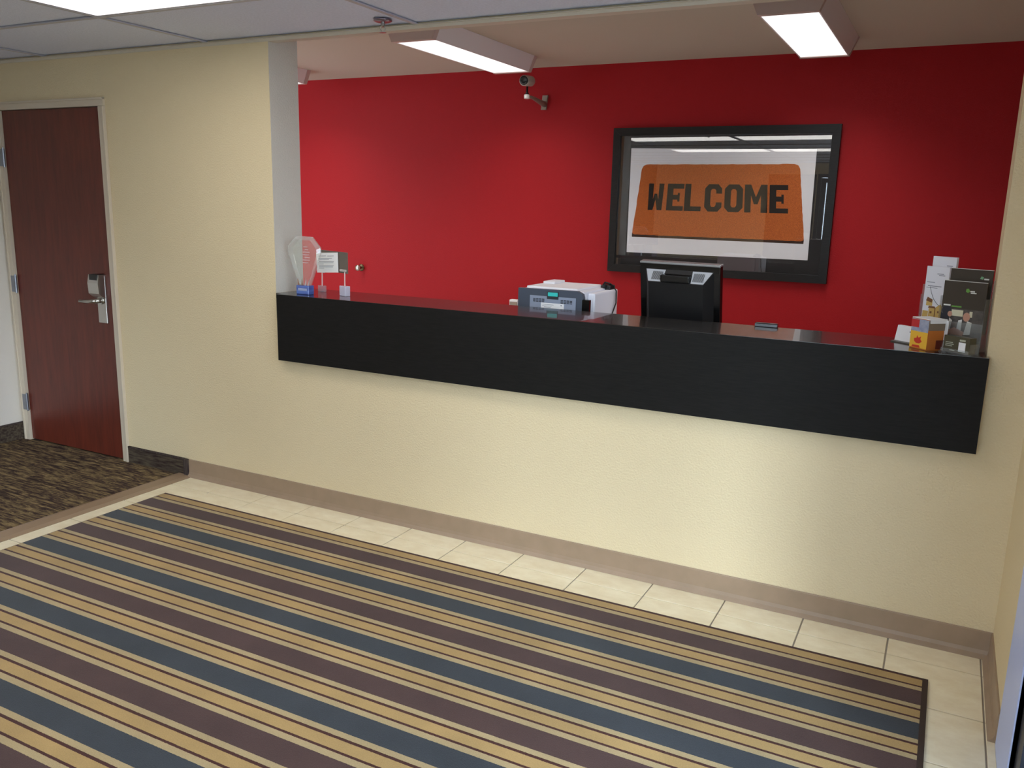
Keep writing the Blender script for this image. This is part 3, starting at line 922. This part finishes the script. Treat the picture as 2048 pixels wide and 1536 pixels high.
A = Vector((-2.9, 0.2)); B = Vector((-2.67, 0.11))
ang = math.atan2(B.y - A.y, B.x - A.x)
sg = thing('card_stand', 'white printed card and grey plate held on two clear blocks beside the award', 'sign', (A.x, A.y, CT), ang)
bk = pane('clear acrylic block', (0.90, 0.92, 0.95, 1), 1.49, 0.02, 0.22, (0.8, 0.82, 0.92, 1))
obj('base_block', box(-0.010, 0.036, -0.013, 0.013, 0.0, 0.033, bev=0.002), bk, sg)
obj('base_block', box(0.214, 0.270, -0.015, 0.015, 0.0, 0.050, bev=0.002), pane('frosted acrylic block', (0.9, 0.92, 0.98, 1), 1.49, 0.05, 0.6, (0.78, 0.8, 0.95, 1)), sg)
wm = mat('pale clip wire', (226, 190, 184), 0.3, 0.3)
obj('post', tube([(0.014, 0.0, 0.030), (0.017, 0.0, 0.108)], 0.0035, 8), wm, sg)
obj('post', tube([(0.243, 0.0, 0.048), (0.244, 0.0, 0.122)], 0.0032, 8), wm, sg)
obj('clip', box(0.205, 0.262, -0.008, 0.004, 0.120, 0.131, bev=0.002), mat('pale clip plastic', (196, 190, 186), 0.4), sg)
obj('clip', box(0.006, 0.028, 0.003, 0.009, 0.098, 0.112, bev=0.002), mat('pale clip plastic', (196, 190, 186), 0.4), sg)
obj('plate', box(-0.020, 0.272, 0.0, 0.003, 0.112, 0.2165), mat('grey sign plate', (108, 98, 88), 0.5), sg)
cdm = mat('bright white card', (255, 255, 255), 0.5)
cdp = obj('card', prism([(-0.025, 0.097), (0.190, 0.113), (0.186, 0.2125), (-0.032, 0.199)], -0.006, -0.0042, 'y'), cdm, sg)
bm = bmesh.new()
rows = [(0.182, -0.010, 0.07), (0.182, 0.085, 0.15), (0.170, -0.006, 0.13), (0.164, -0.006, 0.10), (0.153, -0.004, 0.150), (0.147, -0.004, 0.145), (0.141, -0.004, 0.045), (0.132, -0.002, 0.150), (0.126, -0.002, 0.14), (0.120, -0.002, 0.05)]
for z, a, b in rows:
    dz = (a + 0.03) * 0.06
    prism([(a, z + dz - 0.001), (b, z + dz + (b - a) * 0.068 - 0.001), (b, z + dz + (b - a) * 0.068 + 0.0012), (a, z + dz + 0.0012)], -0.0068, -0.0059, 'y', bm)
obj('card_print', bm, M['ink'], cdp)

# ------------------------------------------------------------------ brochures at the counter's right end
def holder(name, label, cat, x, y, rz, w, h, dep, front, group=None):
    t = thing(name, label, cat, (x, y, CT), rz, group)
    bm = boxes([(-w / 2, w / 2, dep, dep + 0.0025, 0.0, h), (-w / 2, -w / 2 + 0.0025, 0.0, dep, 0.0, h * 0.75), (w / 2 - 0.0025, w / 2, 0.0, dep, 0.0, h * 0.75),
                (-w / 2, w / 2, -0.0025, 0.0, 0.0, front), (-w / 2, w / 2, 0.0, dep, 0.0, 0.003)])
    obj('acrylic_holder', bm, M['acrylic'], t)
    return t
def booklet(name, label, x, y, z, rz, w, h, th, m, group, tiltx=0.0):
    t = thing(name, label, 'brochure', (x, y, z), rz, group)
    t.rotation_euler = (tiltx, 0, rz)
    b = obj('cover', box(-w / 2, w / 2, -th, 0.0, 0.0, h), m, t)
    return t, b
wb = mat('white brochure paper', (232, 232, 240), 0.5)
db = mat('dark olive brochure cover', (62, 54, 46), 0.32)
RW, RD = math.radians(-38), math.radians(-24)
def fwd(rz):                                 # horizontal unit vectors of a turned thing: along its width, and toward its back
    return Vector((math.cos(rz), math.sin(rz), 0)), Vector((-math.sin(rz), math.cos(rz), 0))

# white tri-folds: a stepped two-pocket holder
uw, vw = fwd(RW)
cw = Vector((-0.037, 0.235, 0))
hw_ = holder('brochure_holder', 'clear acrylic stand holding the white leaflets', 'brochure holder', cw.x, cw.y, RW, 0.112, 0.235, 0.060, 0.09)
obj('side_wing', boxes([(-0.088, -0.0565, 0.045, 0.048, 0.0, 0.21)]), M['acrylic'], hw_)
obj('step', boxes([(-0.053, 0.053, 0.001, 0.030, 0.0035, 0.0555), (-0.053, 0.053, 0.0305, 0.0595, 0.0035, 0.0875)]), M['acrylic'], hw_)
p1 = cw + vw * 0.014
wt1, c1 = booklet('white_leaflet', 'white leaflet with small yellow houses, in the front pocket', p1.x, p1.y, CT + 0.056, RW, 0.097, 0.226, 0.006, wb, 'leaflets on the right end of the counter')
p2 = cw + vw * 0.050 - uw * 0.003
wt2, c2 = booklet('white_leaflet', 'plain white leaflet standing tallest in the acrylic stand', p2.x, p2.y, CT + 0.088, RW, 0.100, 0.230, 0.010, wb, 'leaflets on the right end of the counter')
# printing on the front leaflet
def flat(name, polys, m, parent, y, th=0.0005):
    bm = bmesh.new()
    for p in polys:
        prism(p, y - th, y, 'y', bm)
    o = obj(name, bm, m, parent)
    if len(polys) > 1:
        o['kind'] = 'stuff'
    return o
def rect(a, b, c, d):
    return [(a, c), (b, c), (b, d), (a, d)]
flat('print_text', [rect(-0.002, 0.026, 0.198, 0.201), rect(0.006, 0.032, 0.193, 0.196), rect(-0.042, -0.008, 0.166, 0.1685), rect(-0.036, 0.022, 0.152, 0.155), rect(-0.042, 0.006, 0.146, 0.148)], M['ink'], c1, -0.0061)
cv = [(-0.026, 0.150), (-0.018, 0.128), (-0.006, 0.106), (0.010, 0.090), (0.030, 0.078)]
flat('print_curve', [[cv[k], cv[k + 1], (cv[k + 1][0] + 0.0015, cv[k + 1][1] + 0.001), (cv[k][0] + 0.0015, cv[k][1] + 0.001)] for k in range(4)], M['ink_dark'], c1, -0.0061)
hy = mat('printed yellow houses', (206, 172, 100), 0.6)
hb_ = mat('printed brown roofs', (120, 78, 48), 0.6)
flat('print_houses', [rect(-0.046, -0.022, 0.030, 0.060), rect(-0.020, 0.006, 0.026, 0.072), [(0.008, 0.026), (0.038, 0.026), (0.038, 0.074), (0.028, 0.090), (0.008, 0.076)], rect(-0.034, -0.008, 0.080, 0.104)], hy, c1, -0.0061)
flat('print_roofs', [[(-0.024, 0.072), (0.008, 0.072), (0.005, 0.079), (-0.020, 0.079)], rect(0.0055, 0.0085, 0.026, 0.074), [(-0.036, 0.098), (-0.010, 0.092), (-0.008, 0.104), (-0.030, 0.112)], rect(-0.014, -0.006, 0.052, 0.060), rect(0.018, 0.024, 0.056, 0.064)], hb_, c1, -0.0066)
flat('print_text', [rect(0.012, 0.036, 0.196, 0.199), rect(0.014, 0.040, 0.190, 0.193)], M['ink'], c2, -0.0101)

# dark booklets
ud, vd = fwd(RD)
cdk = Vector((0.058, 0.085, 0))
hd_ = holder('brochure_holder', 'clear acrylic stand holding the dark booklets, next to the wall end', 'brochure holder', cdk.x, cdk.y, RD, 0.156, 0.250, 0.050, 0.10)
obj('step', boxes([(-0.074, 0.074, 0.001, 0.028, 0.0035, 0.0195), (-0.074, 0.074, 0.0285, 0.0495, 0.0035, 0.0615)]), M['acrylic'], hd_)
q1 = cdk + vd * 0.012
dt1, e1 = booklet('dark_booklet', 'dark booklet with a photo of people, in the front pocket', q1.x, q1.y, CT + 0.020, RD, 0.145, 0.222, 0.006, db, 'booklets on the right end of the counter')
q2 = cdk + vd * 0.044 + ud * 0.002
dt2, e2 = booklet('dark_booklet', 'dark booklet standing higher behind the one with people', q2.x, q2.y, CT + 0.062, RD, 0.142, 0.222, 0.006, db, 'booklets on the right end of the counter')
gn = mat('printed green', (96, 150, 60), 0.6)
wi = mat('printed white', (222, 222, 216), 0.6)
flat('logo_mark', [[(0.004, 0.188), (0.012, 0.184), (0.018, 0.190), (0.013, 0.199), (0.005, 0.198)]], gn, e1, -0.0061)
flat('logo_text', [rect(0.019, 0.034, 0.188, 0.192), rect(0.021, 0.040, 0.183, 0.186)], wi, e1, -0.0061)
flat('slogan', [rect(-0.066, -0.042, 0.134, 0.139)], wi, e1, -0.0061)
flat('slogan', [rect(-0.038, -0.004, 0.131, 0.136)], gn, e1, -0.0061)
ph = flat('photo', [rect(-0.0715, 0.0715, 0.003, 0.126)], mat('printed photo ground', (96, 88, 82), 0.5, vary=(40, (60, 56, 54), (1, 1, 1))), e1, -0.0061)
flat('photo_light', [rect(-0.036, 0.004, 0.100, 0.122), rect(0.026, 0.036, 0.10, 0.12)], mat('printed pale window', (210, 204, 176), 0.6), e1, -0.0066)
def ell(cx_, cz_, a, b, n=14):
    return [(cx_ + a * math.cos(2 * math.pi * k / n), cz_ + b * math.sin(2 * math.pi * k / n)) for k in range(n)]
skin = mat('printed skin tone', (190, 140, 118), 0.6)
flat('photo_dark_figure', [[(-0.0715, 0.03), (-0.045, 0.03), (-0.036, 0.075), (-0.046, 0.105), (-0.0715, 0.108)], ell(-0.052, 0.118, 0.017, 0.016)], mat('printed dark suit', (34, 34, 44), 0.6), e1, -0.0070)
flat('photo_faces', [ell(-0.040, 0.106, 0.008, 0.010), ell(0.018, 0.100, 0.012, 0.016), [(-0.045, 0.030), (0.010, 0.030), (0.016, 0.046), (-0.020, 0.060), (-0.044, 0.046)]], skin, e1, -0.0074)
flat('photo_shirts', [[(-0.044, 0.054), (-0.034, 0.050), (-0.030, 0.084), (-0.040, 0.092)], [(-0.012, 0.050), (0.004, 0.046), (0.004, 0.090), (-0.008, 0.086)], [(0.014, 0.036), (0.036, 0.040), (0.038, 0.082), (0.022, 0.086)]], mat('printed pale shirts', (214, 212, 206), 0.6), e1, -0.0072)
flat('photo_table', [[(-0.06, 0.008), (0.03, 0.004), (0.036, 0.026), (-0.046, 0.032)]], mat('printed table', (132, 80, 62), 0.6), e1, -0.0076)
flat('logo_mark', [[(0.030, 0.192), (0.040, 0.190), (0.042, 0.198), (0.034, 0.201)]], mat('printed pale green', (120, 170, 130), 0.6), e2, -0.0061)
flat('logo_text', [rect(0.044, 0.060, 0.189, 0.194)], wi, e2, -0.0061)
for pz, par, ww in ((0.2222, e1, 0.145), (0.2222, e2, 0.142)):
    obj('page_edge', box(-ww / 2, ww / 2, -0.0055, -0.0005, pz, pz + 0.0015), wi, par)

# business card holders and the bright card box
RB = math.radians(-38)
ch = thing('business_card_holder', 'small holder of white business cards on the counter edge', 'card holder', (-0.106, 0.165, CT), RB, 'card holders on the counter')
obj('holder', prism([(-0.030, 0.0), (0.045, 0.0), (0.045, 0.004), (0.014, 0.007), (0.020, 0.04), (0.016, 0.042), (0.004, 0.008), (-0.030, 0.004)], -0.048, 0.048, 'x'), mat('dark card tray', (70, 66, 58), 0.35), ch)
b_ = obj('cards', prism([(-0.012, 0.006), (0.006, 0.006), (0.014, 0.062), (-0.001, 0.062)], -0.046, 0.046, 'x'), M['white'], ch)
obj('card_print', boxes([(0.012, 0.028, -0.0055, -0.004, 0.040, 0.046)]), M['ink'], ch)
ch2 = thing('business_card_holder', 'small holder of dark business cards in front of the dark booklets', 'card holder', (0.062, 0.002, CT), RB, 'card holders on the counter')
obj('holder', boxes([(-0.060, 0.060, -0.020, 0.032, 0.0, 0.004), (-0.055, 0.055, 0.028, 0.031, 0.004, 0.050), (-0.055, -0.0525, -0.012, 0.028, 0.004, 0.04), (0.0525, 0.055, -0.012, 0.028, 0.004, 0.04), (-0.055, 0.055, -0.018, -0.016, 0.004, 0.016)]), M['acrylic'], ch2)
dcm = mat('dark olive card', (74, 70, 52), 0.4)
dc = obj('cards', box(-0.050, 0.050, -0.012, 0.020, 0.0045, 0.060), dcm, ch2)
obj('card_print', boxes([(-0.042, -0.014, -0.0128, -0.0118, 0.036, 0.0385), (-0.042, -0.010, -0.0128, -0.0118, 0.030, 0.0325), (-0.042, -0.016, -0.0128, -0.0118, 0.024, 0.0265), (-0.024, -0.004, -0.0128, -0.0118, 0.009, 0.0125), (0.012, 0.034, -0.0128, -0.0118, 0.046, 0.052)]), mat('pale olive ink', (176, 178, 160), 0.6), ch2)
obj('white_label', box(0.010, 0.036, -0.0130, -0.0118, 0.010, 0.042), M['white'], ch2)

cb = thing('card_box', 'small orange and yellow cardboard box of leaflets between the card holders', 'box', (-0.040, 0.060, CT), math.radians(-48))
wx, wy, hb2 = 0.042, 0.034, 0.108
obj('box_body', box(-wx, wx, -wy, wy, 0.0, hb2, bev=0.0008), mat('orange printed card', (196, 112, 44), 0.5), cb)
obj('front_print', boxes([(-wx, wx, -wy - 0.0008, -wy - 0.0001, 0.004, 0.062)]), mat('yellow printed card', (240, 186, 60), 0.5), cb)
obj('front_print', boxes([(-wx, wx, -wy - 0.0008, -wy - 0.0001, 0.062, 0.106)]), mat('grey blue printed card', (140, 148, 176), 0.5, vary=(70, (170, 174, 190), (1, 1, 1))), cb)
obj('front_print', boxes([(-wx, -wx * 0.1, -wy - 0.0014, -wy - 0.0007, 0.076, 0.104)]), mat('red printed card', (196, 48, 52), 0.5), cb)
flat('leaf_print', [[(-0.020, 0.026), (-0.010, 0.020), (0.006, 0.020), (0.018, 0.028), (0.010, 0.036), (0.012, 0.046), (0.0, 0.040), (-0.008, 0.048), (-0.010, 0.038), (-0.022, 0.036)], [(-0.030, 0.005), (0.012, 0.005), (0.006, 0.014), (-0.026, 0.012)]], mat('red leaf print', (206, 62, 40), 0.5), cb, -wy - 0.0007)
obj('side_print', boxes([(wx + 0.0001, wx + 0.0008, -wy, wy, 0.070, 0.106)]), mat('grey brown side print', (128, 112, 96), 0.5), cb)
obj('side_print', boxes([(wx + 0.0001, wx + 0.0008, wy * 0.1, wy, 0.004, 0.036)]), mat('dark red side print', (110, 42, 26), 0.5), cb)
obj('top_flap', prism([(-wx, hb2), (wx + 0.004, hb2), (wx + 0.006, hb2 - 0.012), (wx + 0.004, hb2 + 0.0025), (-wx, hb2 + 0.0025)], -wy, wy + 0.004, 'y'), M['white'], cb)
obj('back_card', box(wx - 0.002, wx + 0.012, wy + 0.0005, wy + 0.004, 0.0, hb2 - 0.002), M['white'], cb)

nt_ = thing('note_block', 'small dark grey block on the back edge of the counter, right of the monitor', 'block', (-0.640, 0.287, CT))
obj('block', box(-0.046, 0.046, -0.012, 0.012, 0.0, 0.0145, bev=0.002), M['black_top'], nt_)
obj('block_top', box(-0.043, 0.043, -0.010, 0.010, 0.0146, 0.016, bev=0.0005), M['dark_grey'], nt_)
for o in bpy.data.objects:
    if o.name.split('.')[0] in ('vent_slots', 'label_print', 'card_print', 'engraving'):
        o['kind'] = 'stuff'      # print and slots far too small to pick apart
